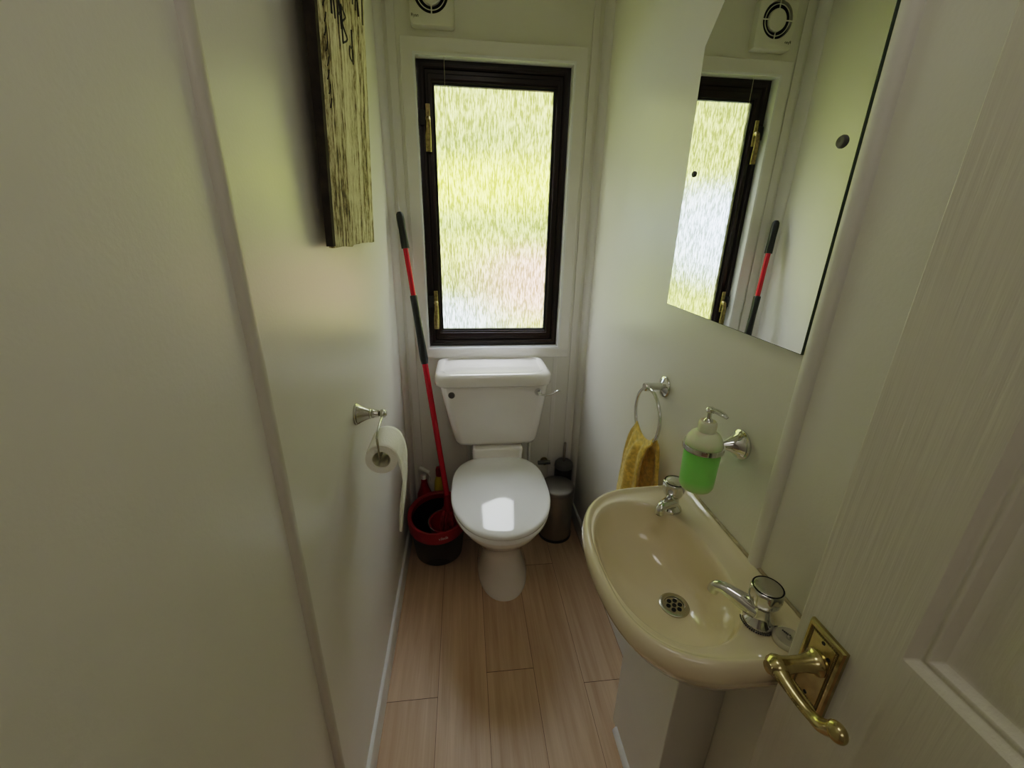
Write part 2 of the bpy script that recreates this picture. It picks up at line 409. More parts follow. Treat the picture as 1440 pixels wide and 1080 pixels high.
# thin cord hanging in front of the glass
b = B(); tube(b, spline([(.222, .020, 1.909), (.2225, .020, 1.6), (.226, .020, 1.3), (.2305, .020, 1.09)], 6), .0008, 6)
c_ = finish(b, 'hanging_cord', M['cord'], loc=(.222, .02, 1.909)); tag(c_, 'thin cord hanging down in front of the obscured window glass', 'cord')

# ------------------------------------------------------------------ outside the window
b = B(); nx, ny = 24, 30; g = []
for j in range(ny + 1):
    row = []
    for i in range(nx + 1):
        x = -9 + 19 * i / nx; y = .5 + 14 * j / ny
        z = -.9 + .16 * y + .042 * y * y + .25 * noise.noise(Vector((x * .5, y * .5, 0)))
        row.append(b.verts.new((x, y, z)))
    g.append(row)
for j in range(ny):
    for i in range(nx): b.faces.new((g[j][i], g[j][i + 1], g[j + 1][i + 1], g[j + 1][i]))
gr = finish(b, 'ground', M['garden']); gr['kind'] = 'structure'

# ------------------------------------------------------------------ ventilation fan
fx0, fx1, fz0, fz1, fy = .115, .262, 1.984, 2.135, YB - .034
t = thing('extractor_fan', 'square white wall extractor fan with round grille above the window', 'fan', (.187, YB, 1.985))
def rrz(x0, x1, z0, z1, r, y): return [Vector((p.x, y, p.y)) for p in rrect(x0, x1, z0, z1, r, 0)]
fc = Vector((.187, 0, 2.072)); R0 = .056
b = B(); mid = Vector(((fx0 + fx1) / 2, 0, (fz0 + fz1) / 2)); hw = (fx1 - fx0) / 2; hh = (fz1 - fz0) / 2
def sq(ins, y):
    o = []
    for i in range(96):
        c_, s_ = math.cos(2 * PI * i / 96), math.sin(2 * PI * i / 96); k_ = (abs(c_) ** 14 + abs(s_) ** 14) ** (-1 / 14)
        o.append(Vector((mid.x + (hw - ins) * c_ * k_, y, mid.z + (hh - ins) * s_ * k_)))
    return o
def ci(y): return [Vector((fc.x + R0 * math.cos(2 * PI * i / 96), y, fc.z + R0 * math.sin(2 * PI * i / 96))) for i in range(96)]
loft(b, [sq(0, YB), sq(0, fy + .008), sq(.002, fy + .002), sq(.007, fy), ci(fy), ci(fy + .018)], True, True); finish(b, 'casing', M['fan'], t, smooth=30)
b = B(); lathe(b, [(0, 0), (R0 - .001, 0), (R0 - .001, .001), (0, .001)], (fc.x, fy + .015, fc.z), (0, -1, 0), 48); finish(b, 'dark_opening', M['dark'], t)
b = B(); tube(b, [(fc.x + .046 * math.cos(2 * PI * i / 48), fy + .003, fc.z + .046 * math.sin(2 * PI * i / 48)) for i in range(48)], .0016, 8, True)
for a in range(4):
    s_, c_2 = math.sin(a * PI / 2), math.cos(a * PI / 2)
    tube(b, [(fc.x + .030 * c_2, fy + .002, fc.z + .030 * s_), (fc.x + .060 * c_2, fy + .002, fc.z + .060 * s_)], .0022, 8)
lathe(b, [(0, 0), (.034, 0), (.034, .008), (.031, .011), (0, .0125)], (fc.x, fy + .010, fc.z), (0, -1, 0), 40)
finish(b, 'grille', M['fan'], t)
b = text_mesh('Ryan', .0125, .0003)
b.transform(Matrix.Translation((.133, fy - .0006, 2.009)) @ Matrix.Rotation(PI / 2, 4, 'X')); finish(b, 'brand_lettering', M['ink'], t)

# ------------------------------------------------------------------ weathered wooden sign on left wall
t = thing('wooden_plank_sign', 'weathered cream-painted driftwood plank sign with carved writing on the left wall', 'sign', (0.03, -.62, 1.325))
def plank_pt(y, z, d):   # leans out at the top
    k = (z - 1.325) * .048
    return Vector((.006 + k + d, y, z))
b = B(); rings = []; nz = 60
for j in range(nz + 1):
    z = 1.325 + .80 * j / nz
    n0 = .004 * noise.noise(Vector((0, 3, z * 30))) + .003 * noise.noise(Vector((5, 0, z * 90))); n1 = .003 * noise.noise(Vector((9, 3, z * 30)))
    ya, yb = -.848 + n0, -.452 + n1
    ring = []
    for i in range(17):
        y = ya + (yb - ya) * i / 16
        gr_ = 0.0
        for cy_, w_ in ((-.775, .004), (-.69, .0026), (-.62, .0018), (-.55, .002)):
            cyj = cy_ + .006 * noise.noise(Vector((cy_ * 9, 0, z * 5)))
            if abs(y - cyj) < .013: gr_ -= w_ * (.5 + noise.noise(Vector((1, cy_ * 5, z * 8))))
        e = .006 * (1 if i in (0, 16) else 0)
        ring.append(plank_pt(y, z + (.006 * noise.noise(Vector((y * 60, 1, 0))) if j == 0 else 0), .024 - e + gr_))
    dz_ = .010 * (1 - j / nz); ring += [plank_pt(yb, z, dz_), plank_pt(ya, z, dz_)]
    rings.append(ring)
loft(b, rings); plank_bm = b; n_faces = len(b.faces)
b = B()  # separate slab carrying the painted shade along the near side
loft(b, [[plank_pt(y_, z, d) for y_, d in ((-.858, .008 - .012 * i / 20), (-.857, .020), (-.843, .021), (-.843, .008 - .012 * i / 20))] for i, z in [(i, 1.328 + .79 * i / 20) for i in range(21)]]); finish(b, 'shaded_edge', M['edge_shade'], t)
b = plank_bm
def strokes(y, z, s, pts_list, th=.0016):
    for pts in pts_list:
        tube(b, spline([plank_pt(y + p[0] * s, z + p[1] * s, .0245) for p in pts], 4), th, 6)
GL = {'B': [[(0, 0), (0, 1)], [(0, 1), (.5, .85), (.05, .55), (.6, .3), (0, 0)]], 'd': [[(.5, 1), (.5, 0)], [(.5, .45), (.1, .4), (.05, .1), (.5, .05)]],
      'I': [[(.2, 0), (.2, 1)]], 'H': [[(0, 0), (0, 1)], [(.5, 0), (.5, 1)], [(0, .5), (.5, .5)]], 'A': [[(0, 0), (.25, 1), (.5, 0)], [(.1, .4), (.4, .4)]],
      'T': [[(.25, 0), (.25, 1)], [(0, 1), (.5, 1)]], 'n': [[(0, 0), (0, .55)], [(0, .45), (.3, .55), (.4, 0)]], 'r': [[(0, 0), (0, .55)], [(0, .4), (.3, .55)]]}
def word(s, y, z, size, step=.75, slope=0.):
    for i, ch in enumerate(s):
        if ch in GL: strokes(y + i * size * step, z + i * slope, size, GL[ch])
word('IIIHAT', -.80, 1.80, .06, .95, -.0); word('Bd', -.70, 1.70, .06, .8, -.012); word('nA', -.77, 1.72, .05, .8)
for i in range(17):
    strokes(-.825 + .003 * math.sin(i * 2.1), 1.90 - .021 * i, .013, [[(0, 0), (.5, .5), (1, 1.3)]], .0011)
b.faces.ensure_lookup_table()
for f_i in range(n_faces, len(b.faces)): b.faces[f_i].material_index = 1
pk = finish(b, 'plank', M['drift'], t, smooth=60); pk.data.materials.append(M['ink'])

# ------------------------------------------------------------------ mirror
t = thing('wall_mirror', 'frameless wall mirror with clipped top corners screwed to the right wall above the basin', 'mirror', (W, -.93, 1.19))
out = [(-.700, 1.192), (-1.1605, 1.192), (-1.1605, 1.735), (-1.105, 1.800), (-.760, 1.800), (-.700, 1.735)]
b = B(); loft(b, [[Vector((x, y, z)) for y, z in out] for x in (W - .001, W - .0075)]); finish(b, 'backing_edge', M['medge'], t, smooth=20)
b = B(); b.faces.new([b.verts.new((W - .0078, (y + .93) * .996 - .93, (z - 1.49) * .997 + 1.49)) for y, z in out]); finish(b, 'silvered_face', M['mirror'], t)
for (y, z, r) in ((-.738, 1.488, .0065), (-1.133, 1.488, .0085)):
    b = B(); lathe(b, [(0, 0), (r, 0), (r, .0015), (r * .8, .004), (r * .3, .0045), (0, .003)], (W - .0078, y, z), (-1, 0, 0), 20)
    finish(b, 'screw', M['grey'], t)

# ------------------------------------------------------------------ toilet
TX = .395
t = thing('toilet', 'white close coupled toilet with lid closed below the window', 'toilet', (TX, -.3, 0))
b = B(); rings = []
for z, cx, rx, yf, yb in ((0, .410, .104, -.508, -.13), (.018, .410, .104, -.508, -.13), (.035, .409, .098, -.498, -.13), (.10, .406, .090, -.478, -.13), (.17, .402, .088, -.47, -.12),
                          (.22, .399, .097, -.487, -.11), (.27, .397, .122, -.53, -.10), (.32, .396, .150, -.585, -.09), (.365, .395, .170, -.632, -.09), (.395, .395, .178, -.652, -.10), (.412, .395, .180, -.655, -.11), (.420, .395, .174, -.648, -.12), (.420, .395, .12, -.6, -.17)):
    cy = -.36 if z > .2 else -.32
    rings.append(sell(cx, cy, rx, cy * 1 - yf, yb - cy, z, 56, 2.15, 2.5))
loft(b, rings)
loft(b, [rrect(TX - .085, TX + .105, -.19, -.02, .03, .30), rrect(TX - .10, TX + .11, -.205, -.015, .03, .43), rrect(TX - .10, TX + .112, -.205, -.01, .02, .495), rrect(TX - .095, TX + .107, -.20, -.015, .02, .503)])
finish(b, 'pan', M['ceramic'], t, smooth=50)
def lid_ring(s, z, dy=0., hw=.180, yf=.250, yb=.245): return sell(TX - .004, -.432 + dy, hw * s, yf * s, yb * s, z, 64, 2.1, 3.0)
b = B(); loft(b, [lid_ring(.97, .4205), lid_ring(.985, .424), lid_ring(.985, .436), lid_ring(.975, .4405)]); finish(b, 'seat_ring', M['seat'], t, smooth=50)
b = B(); loft(b, [lid_ring(.97, .4425), lid_ring(.995, .445), lid_ring(1.003, .452), lid_ring(.998, .457), lid_ring(.985, .4605), lid_ring(.96, .4635), *[lid_ring(k / 20, .4640 + .030 * (1 - (k / 19) ** 1.35)) for k in range(18, 0, -1)]])
finish(b, 'seat_lid', M['seat'], t, smooth=60)
for dx in (-.075, .075):
    b = B(); lathe(b, [(0, 0), (.012, 0), (.012, .036), (.009, .04), (0, .04)], (TX + dx, -.183, .419), (0, 0, 1), 20); finish(b, 'hinge', M['seat'], t)
b = B(); rings = []
for z, x0, x1, yf, r in ((.508, .238, .553, -.165, .03), (.512, .230, .561, -.175, .035), (.53, .222, .569, -.185, .04), (.60, .205, .580, -.193, .04), (.70, .185, .593, -.201, .04), (.79, .168, .602, -.208, .04)):
    rings.append(rrect(x0, x1, yf, .026, r, z))
loft(b, rings); finish(b, 'cistern', M['ceramic'], t, smooth=50)
b = B(); L = lambda i, z, r=.05: rrect(.153 + i, .612 - i, -.224 + i, .028 - i * .4, r, z, 8)
loft(b, [L(.004, .786), L(.0, .79), L(-.001, .812), L(.001, .824), L(.006, .832), L(.014, .836), L(.024, .836), L(.030, .833), L(.034, .829), L(.040, .8285), L(.06, .8305, .035), L(.08, .8318, .03), L(.10, .8325, .02), L(.118, .8328, .004)])
finish(b, 'cistern_lid', M['ceramic'], t, smooth=60)
b = B(); lathe(b, [(0, 0), (.013, 0), (.013, .004), (.010, .007), (0, .007)], (.217, -.204, .750), (0, -1, 0), 24); finish(b, 'overflow_cap', M['grey'], t)
b = B(); lathe(b, [(0, 0), (.015, 0), (.015, .006), (.011, .012), (.009, .020), (.006, .024), (0, .024)], (.558, -.205, .757), (0, -1, 0), 24)
fl = finish(b, 'flush_fitting', M['chrome'], t)
b = B(); tube(b, spline([(.558, -.222, .757), (.580, -.232, .752), (.605, -.236, .758), (.628, -.236, .770), (.640, -.236, .772)], 6), [.006, .005, .005, .0045, .003], 12, sx=1., sy=.8); finish(b, 'flush_lever', M['chrome'], fl)
for xx in (.276, .556):
    b = B(); tube(b, [(xx, -.045, 0), (xx, -.045, .512)], .0075, 12); finish(b, 'pipe', M['whitep'], t)

# ------------------------------------------------------------------ mop and bucket
bc = (.140, -.205)
t = thing('mop_bucket', 'black oval mop bucket with red rim on the floor left of the toilet', 'bucket', (bc[0], bc[1], 0))
E_ = lambda rx, ry, z: [Vector((bc[0] + rx * math.cos(2 * PI * i / 48), bc[1] + ry * math.sin(2 * PI * i / 48), z)) for i in range(48)]
b = B(); loft(b, [E_(.095, .092, .0), E_(.100, .098, .004), E_(.117, .142, .15), E_(.120, .146, .178), E_(.112, .138, .178), E_(.108, .132, .15), E_(.09, .105, .012), E_(.05, .05, .01)]); finish(b, 'bucket_body', M['black'], t, smooth=50)
b = B(); loft(b, [E_(.1205, .147, .165), E_(.125, .150, .160), E_(.128, .152, .205), E_(.126, .150, .212), E_(.119, .142, .213), E_(.110, .134, .206), E_(.110, .138, .18), E_(.1195, .146, .179), E_(.1205, .147, .165)], False, False); finish(b, 'rim', M['red'], t, smooth=50)
# red wringer basket set into the right hand side
b = B(); wc = (.172, -.245)
wr = lambda r, z: [Vector((wc[0] + r * math.cos(2 * PI * i / 36), wc[1] + r * math.sin(2 * PI * i / 36) * 1.1, z)) for i in range(36)]
loft(b, [wr(.045, .09), wr(.066, .18), wr(.068, .19), wr(.062, .19), wr(.042, .10)]); finish(b, 'wringer_basket', M['red'], t)
b = B(); tube(b, [(wc[0] + .069 * math.cos(a), wc[1] + .076 * math.sin(a), .192) for a in [PI * .45 + PI * .85 * i / 24 for i in range(25)]], .0022, 8); finish(b, 'bail_wire', M['satin'], t)
b = text_mesh('vileda', .020, .0004)
ang = math.radians(-76)
b2 = B(); b2.free()
for v in b.verts:
    a = ang + v.co.x / .150; z = .189 + v.co.y
    rr = 1.006 + (.002 if v.co.z > 0 else 0)
    v.co = Vector((bc[0] + (.1275) * rr * math.cos(a), bc[1] + (.1518) * rr * math.sin(a), z))
finish(b, 'brand_lettering', M['pale'], t)

P0, P1 = Vector((.044, -.035, 1.412)), Vector((.196, -.185, .145))
al = lambda k: P0.lerp(P1, k)
t = thing('floor_mop', 'red mop with black grips leaning in the corner, its head in the bucket', 'mop', tuple(P1))
d = (P1 - P0).normalized(); Lm = (P1 - P0).length
def seg(k0, k1, prof, m, nm, n=20):
    b = B(); lathe(b, [(r, s * Lm * (k1 - k0)) for r, s in prof], al(k0), d, n); return finish(b, nm, m, t, smooth=50)
seg(0, .100, [(0, 0), (.008, .0), (.013, .06), (.0145, .2), (.0135, .5), (.0145, .8), (.0145, 1), (0, 1)], M['grip'], 'top_grip')
seg(.098, .25, [(0, 0), (.0095, 0), (.0095, 1), (0, 1)], M['redm'], 'upper_pole')
seg(.235, .445, [(0, 0), (.0125, 0), (.014, .02), (.013, .3), (.0145, .6), (.0165, .93), (.0135, 1), (0, 1)], M['grip'], 'middle_grip')
seg(.44, .93, [(0, 0), (.0115, 0), (.0115, .8), (.0125, 1), (0, 1)], M['redm'], 'lower_pole')
seg(.90, .96, [(0, 0), (.014, 0), (.019, .5), (.026, 1), (0, 1)], M['red'], 'mop_socket')
b = B()
for i in range(26):
    a = 2 * PI * i / 26; r = .03 + .028 * random.random()
    p = al(.955); tube(b, spline([p, p + Vector((math.cos(a) * r * .6, math.sin(a) * r * .6, -.012)), Vector((min(p.x + math.cos(a) * r, .225), p.y + math.sin(a) * r, .105 + .02 * random.random())), Vector((min(p.x + math.cos(a) * r * .9, .22), p.y + math.sin(a) * r * .8, .05))], 4), .006, 7)
finish(b, 'mop_strands', M['mop'], t)

# bottles behind the bucket
t = thing('trigger_spray_bottle', 'red trigger spray bottle with white nozzle in the left corner behind the bucket', 'spray bottle', (.070, .0 - .02, 0))
b = B(); cc = (.070, -.024)
E2 = lambda rx, ry, z: [Vector((cc[0] + rx * math.cos(2 * PI * i / 28), cc[1] + ry * math.sin(2 * PI * i / 28), z)) for i in range(28)]
loft(b, [E2(.036, .022, 0), E2(.038, .024, .006), E2(.038, .024, .15), E2(.034, .023, .18), E2(.02, .018, .215), E2(.014, .014, .24), E2(.013, .013, .262)]); finish(b, 'bottle_body', M['red'], t, smooth=50)
b = B(); lathe(b, [(0, 0), (.014, 0), (.014, .018), (.011, .022), (0, .022)], (cc[0], cc[1], .262), n=20)
tube(b, [(cc[0] + .026, cc[1] - .006, .296), (cc[0] - .018, cc[1] + .004, .318)], [.009, .013], 12)
tube(b, spline([(cc[0] + .020, cc[1] - .006, .290), (cc[0] + .030, cc[1] - .008, .275), (cc[0] + .026, cc[1] - .008, .255)], 4), .004, 8); finish(b, 'trigger_head', M['whitep'], t)
t = thing('cleaner_bottle', 'yellow cleaner bottle with red cap behind the mop pole and bucket', 'bottle', (.139, -.015, 0))
b = B(); lathe(b, [(0, 0), (.024, 0), (.026, .006), (.026, .20), (.022, .24), (.015, .262), (.012, .27), (0, .27)], (.140, -.012, 0), n=28); finish(b, 'bottle_body', M['yellow'], t, smooth=50)
b = B(); lathe(b, [(0, 0), (.016, 0), (.016, .03), (.013, .042), (0, .043)], (.140, -.012, .268), n=24); finish(b, 'cap', M['red'], t)

# ------------------------------------------------------------------ pedal bin and toilet brush
t = thing('pedal_bin', 'small brushed steel bin with domed lid on the floor right of the toilet', 'bin', (.680, -.135, 0))
c = (.680, -.135, 0); rb = .076
b = B(); lathe(b, [(0, 0), (rb + .001, 0), (rb + .001, .012), (0, .012)], c, n=48); finish(b, 'base_ring', M['black'], t)
b = B(); lathe(b, [(0, .011), (rb - .002, .011), (rb - .002, .243), (0, .243)], c, n=48); finish(b, 'bin_body', M['binbody'], t, smooth=50)
b = B(); lathe(b, [(0, .2435), (rb - .004, .2435), (rb - .004, .247), (rb + .003, .248), (rb + .003, .262), (rb, .267), (rb * .9, .270), (rb * .5, .274), (0, .275)], c, n=48); finish(b, 'bin_lid', M['binlid'], t, smooth=50)
t = thing('toilet_brush', 'black toilet brush holder with steel handle in the corner behind the bin', 'toilet brush', (.737, -.025, 0))
c = (.733, -.020, 0)
b = B(); lathe(b, [(0, 0), (.040, 0), (.042, .01), (.042, .285), (.040, .29), (0, .29)], c, n=36); finish(b, 'brush_holder', M['black'], t, smooth=50)
b = B(); lathe(b, [(0, .2905), (.043, .2905), (.044, .296), (.042, .312), (.036, .319), (.010, .322), (0, .322)], c, n=36); finish(b, 'brush_lid', M['grey'], t, smooth=50)
b = B(); lathe(b, [(0, .32), (.0055, .32), (.0055, .418), (.004, .422), (0, .422)], c, n=16); finish(b, 'handle', M['steel'], t)
# isolating valve on the back wall
t = thing('pipe_valve', 'small metal pipe valve on the back wall between toilet and brush', 'valve', (.640, YB, .30))
b = B(); lathe(b, [(0, 0), (.018, 0), (.018, .004), (.010, .006), (.010, .03), (0, .03)], (.645, YB - .0005, .300), (0, -1, 0), 16); finish(b, 'valve_body', M['brassd'], t)
b = B(); tube(b, [(.612, YB - .024, .302), (.672, YB - .024, .302)], .010, 12); finish(b, 'cross_pipe', M['grey'], t)

# ------------------------------------------------------------------ toilet roll and holder
hy, hz = -.752, .928
t = thing('toilet_roll_holder', 'satin nickel cone-based toilet roll holder fixed to the left wall', 'roll holder', (0, hy, hz))
b = B(); lathe(b, [(0, 0.0003), (.027, 0.0003), (.027, .004), (.024, .006), (.025, .008), (.0225, .011), (.015, .026), (.0115, .034), (.0125, .036), (.0105, .039), (.0115, .042), (.009, .046), (.0085, .056), (0, .056)], (0, hy, hz), (1, 0, 0), 36)
finish(b, 'wall_cone', M['satin'], t, smooth=50)
b = B(); lathe(b, [(0, -.010), (.006, -.009), (.010, -.004), (.011, 0), (.010, .004), (.006, .009), (0, .010)], (.066, hy, hz), (1, 0, 0), 24); finish(b, 'ball_end', M['satin'], t, smooth=80)
RX, RZ, RY0, RY1 = .070, .846, -.838, -.735
b = B()
tube(b, spline([(.066, hy, hz - .004), (.067, -.800, .925), (.068, -.846, .915), (.0685, -.853, .905)], 5) + spline([(.069, -.853, .89), (.0695, -.853, .87), (.070, -.851, .862), (.070, -.845, .8585), (.070, -.78, .8585), (.070, -.725, .8585)], 5), .0026, 10)
finish(b, 'wire_arm', M['satin'], t)
t = thing('toilet_roll', 'white toilet paper roll with loose hanging end on the wall holder', 'toilet roll', (RX, -.79, RZ))
b = B(); R_, r_ = .0375, .0215
# the roll
n = 48
def circ(r, y): return [Vector((RX + r * math.cos(2 * PI * i / n), y, RZ + r * math.sin(2 * PI * i / n))) for i in range(n)]
loft(b, [circ(R_, RY0 + .001), circ(R_ + .0002, RY1), circ(r_, RY1), circ(r_, RY0 + .001), circ(R_, RY0 + .001)], False, False); bmesh.ops.remove_doubles(b, verts=b.verts[:], dist=1e-6)
finish(b, 'paper_roll', M['paper'], t)
b = B(); loft(b, [circ(r_ - .0003, RY0 + .002), circ(r_ - .0003, RY1 - .001), circ(r_ - .0016, RY1 - .001), circ(r_ - .0016, RY0 + .002), circ(r_ - .0003, RY0 + .002)], False, False); finish(b, 'cardboard_core', M['card'], t)
# loose sheet: over the top, down on the room side, twisting to a point
b = B(); rows = []
path = [(RX + (R_ + .0012) * math.cos(a), RZ + (R_ + .0012) * math.sin(a)) for a in [math.radians(150 - 15 * i) for i in range(10)]]
path += [(RX + R_ + .002 + .004 * math.sin(i * .5), RZ + .0 - .0176 * i) for i in range(1, 13)]
for k, (x, z) in enumerate(path):
    q = max(0, (k - 12) / 9)
    ya, yb = RY0 - .001, RY1 + .001
    ya2 = ya + (.0) * q; yb2 = yb + (ya + .003 - yb) * q ** 1.2
    row = []
    for i in range(9):
        s = i / 8; y = ya2 + (yb2 - ya2) * s
        x2 = x + .012 * q * (1 - q) * 2 * math.sin(s * 3.0 + q * 1.5) + .003 * math.sin(s * 8 + k * .6) * (1 if k > 9 else 0)
        x2 -= .008 * q * q
        row.append(b.verts.new((max(x2, .03), y, z)))
    rows.append(row)
for r1, r2 in zip(rows, rows[1:]):
    for i in range(8): b.faces.new((r1[i], r1[i + 1], r2[i + 1], r2[i]))
o = finish(b, 'loose_sheet', M['paper'], t, smooth=180); md = o.modifiers.new('s', 'SOLIDIFY'); md.thickness = .0008

# ------------------------------------------------------------------ towel ring and towel
ty_, tz_ = -.744, .980
t = thing('towel_ring', 'chrome towel ring on the right wall holding a mustard towel', 'towel ring', (W, ty_, tz_))
b = B(); lathe(b, [(0, .0003), (.029, .0003), (.029, .004), (.026, .007), (.019, .009), (.011, .012), (.0105, .044), (.012, .046), (.012, .056), (.010, .059), (0, .059)], (W, ty_, tz_), (-1, 0, 0), 36)
finish(b, 'wall_mount', M['chrome'], t, smooth=50)
RC = Vector((.752, -.762, .905)); RR = .0745
b = B(); tube(b, [RC + Vector((0, RR * math.sin(2 * PI * i / 64), RR * math.cos(2 * PI * i / 64))) for i in range(64)], .0044, 12, True); finish(b, 'ring', M['chrome'], t)
t = thing('hand_towel', 'mustard yellow terry hand towel hanging from the chrome ring beside the basin', 'towel', (.75, -.76, .86))
def towel_part(nm, xo, y_top0, y_top1, y_b0, y_b1, zb, fr, sgn, ph):
    b = B(); rows = []; K, J = 34, 26
    for k in range(K + 1):
        s = k / K
        row = []
        for j in range(J + 1):
            u = j / J
            ya = y_top0 + (y_b0 - y_top0) * min(1, s * 1.15) ** .8; yb = y_top1 + (y_b1 - y_top1) * min(1, s * 1.1) ** .8
            y = ya + (yb - ya) * u
            # height of the fold over the ring
            yt = y_top0 + (y_top1 - y_top0) * u
            dz = yt - RC.y
            ztop = RC.z - math.sqrt(max(RR * RR - dz * dz, 0)) + .009
            z = ztop + (zb - ztop) * s
            fold = .009 * math.sin(u * fr * PI + ph + s * .8) * min(1, s * 3 + .25) + .004 * math.sin(u * fr * 2.3 * PI + 1.3 * s)
            x = RC.x + sgn * (.004 + xo * math.sin(min(1, s * 3) * PI / 2)) + fold * (.9 if sgn < 0 else .5) + .003 * noise.noise(Vector((u * 6, s * 5, ph)))
            if s < .06: x = RC.x + sgn * .0045 * (s / .06)
            x = min(x, W - .006)
            row.append(b.verts.new((x, y, z)))
        rows.append(row)
    for r1, r2 in zip(rows, rows[1:]):
        for i in range(J): b.faces.new((r1[i], r1[i + 1], r2[i + 1], r2[i]))
    o = finish(b, nm, M['towel'], t, smooth=180); md = o.modifiers.new('s', 'SOLIDIFY'); md.thickness = .005; md.offset = 0
    return o
towel_part('front_fall', .022, -.708, -.818, -.668, -.838, .585, 3.2, -1, .4)
towel_part('back_fall', .012, -.714, -.826, -.690, -.862, .60, 2.6, 1, 1.9)

# ------------------------------------------------------------------ soap dispenser
sy_, sz_ = -1.070, .985; SXC = .722
t = thing('soap_bottle_holder', 'chrome wall bracket with ring holding the green soap bottle', 'soap holder', (W, sy_, sz_))
b = B(); lathe(b, [(0, .0003), (.029, .0003), (.029, .004), (.026, .006), (.0265, .009), (.020, .014), (.0125, .028), (.009, .036), (.007, .041), (0, .041)], (W, sy_, sz_), (-1, 0, 0), 36)
finish(b, 'wall_mount', M['chrome'], t, smooth=50)
b = B(); rg = .0345
rings = []
for i in range(49):
    a = 2 * PI * i / 48; cs, sn = math.cos(a), math.sin(a)
    rings.append([Vector((SXC + (rg + dr) * cs, sy_ + (rg + dr) * sn, sz_ + dz)) for dr, dz in ((0, -.005), (.003, -.005), (.0035, 0), (.003, .005), (0, .005))])
loft(b, rings, False, False); finish(b, 'ring', M['chrome'], t, smooth=50)
t = thing('soap_dispenser', 'frosted bottle of green liquid soap with chrome pump above the basin', 'soap dispenser', (SXC, sy_, .893))
c = (SXC, sy_, .893); rb = .0335
b = B(); lathe(b, [(0, .002), (.022, 0), (.029, .002), (.032, .009), (.0325, .03), (rb, .085), (rb, .098), (.0315, .109), (.026, .118), (.019, .123), (.0155, .125), (0, .125)], c, n=40); finish(b, 'bottle', M['soap'], t, smooth=60)
b = B(); lathe(b, [(0, .1235), (.0165, .1235), (.0165, .141), (.014, .145), (0, .145)], c, n=28); finish(b, 'collar', M['cap'], t, smooth=50)
b = B(); lathe(b, [(0, .144), (.009, .144), (.007, .149), (.004, .151), (.004, .161), (.0075, .163), (.0085, .168), (.006, .172), (0, .173)], c, n=20)
p = Vector(c) + Vector((0, 0, .167)); dd = Vector((.35, -.75, 0)).normalized()
tube(b, spline([p - dd * .004, p + dd * .012 + Vector((0, 0, .002)), p + dd * .026, p + dd * .034 - Vector((0, 0, .003))], 5), [.006, .0065, .006, .0035], 12, sx=1.2, sy=.65)
finish(b, 'pump', M['chrome'], t, smooth=50)

# ------------------------------------------------------------------ basin
t = thing('wash_basin', 'small cream ceramic wash basin fixed to the right wall', 'basin', (W, -1.14, .79))
BC = Vector((.800, -1.139)); ZR = .797
OUT = [(.7990, -.917), (.760, -.9165), (.700, -.917), (.650, -.920), (.605, -.929), (.570, -.947), (.541, -.975), (.520, -1.010), (.506, -1.050), (.498, -1.100), (.4955, -1.150), (.498, -1.200),
       (.506, -1.250), (.522, -1.292), (.548, -1.325), (.582, -1.347), (.622, -1.359), (.665, -1.363), (.710, -1.364), (.760, -1.364), (.7990, -1.364)]
sp = spline([(x, y, 0) for x, y in OUT], 4)
back = [Vector((.799, -1.364 + (.447) * i / 24, 0)) for i in range(1, 24)]
out = [Vector((p.x, p.y, 0)) for p in sp] + back
cen = Vector((.640, -1.140, 0))
DR = Vector((.676, -1.148, 0))
def inset(P, d):
    """shrink towards the centre, but keep flush to the wall"""
    r = []
    for p in P:
        v = (p - cen); L_ = v.length; q = cen + v * ((L_ - d) / L_)
        r.append(q)
    return r
def rimpts(d, z):
    r = [Vector((p.x, p.y, z)) for p in inset(out, d)]
    return r
def bowl(k, z, cx=.627, cy=-1.145, rx=.1085, ry=.174, mix=0.):
    r = []
    for p in out:
        a = math.atan2((p.y - cy) / ry, (p.x - cx) / rx)
        ce, se = math.cos(a), math.sin(a); e = 2.25
        x = cx + rx * k * math.copysign(abs(ce) ** (2 / e), ce); y = cy + ry * k * math.copysign(abs(se) ** (2 / e), se)
        # back side is straighter
        if x > cx: x = cx + (x - cx) * 1.02
        x += (DR.x - cx) * mix; y += (DR.y - cy) * mix
        r.append(Vector((x, y, z)))
    return r
b = B()
def under(k, z):
    r = []
    for p in out:
        q = Vector((.80, -1.14, 0)) + (p - Vector((.80, -1.14, 0))) * k
        r.append(Vector((min(q.x, .799), q.y, z)))
    return r
rings = [under(.42, .60), under(.60, .625), under(.78, .67), under(.90, .715), under(.965, .745), rimpts(.004, .757), rimpts(.0, .768), rimpts(.0, .782), rimpts(.002, .789), rimpts(.0055, .7948), rimpts(.0095, ZR), rimpts(.013, ZR - .0008), rimpts(.0175, ZR - .005)]
bm_r = []
a1, a2 = rimpts(.0175, ZR - .005), bowl(1.04, ZR - .008)
for k in (.33, .66): rings.append([p.lerp(q, k) + Vector((0, 0, -.001)) for p, q in zip(a1, a2)])
rings += [bowl(1.035, ZR - .007), bowl(1.012, ZR - .0085), bowl(.985, ZR - .016), bowl(.955, ZR - .032, mix=.04), bowl(.90, ZR - .058, mix=.12), bowl(.80, ZR - .082, mix=.28), bowl(.62, ZR - .105, mix=.52), bowl(.42, ZR - .119, mix=.78), bowl(.22, ZR - .126, mix=.96), bowl(.12, ZR - .128, mix=1.)]
loft(b, rings, True, True)
finish(b, 'bowl', M['cream'], t, smooth=70)
zd = ZR - .1265
b = B(); lathe(b, [(.0, .0), (.0290, .0), (.0290, .003), (.026, .0045), (.0195, .0035), (.0190, .0015), (0, .0015)], (DR.x, DR.y, zd - .0005), n=40)
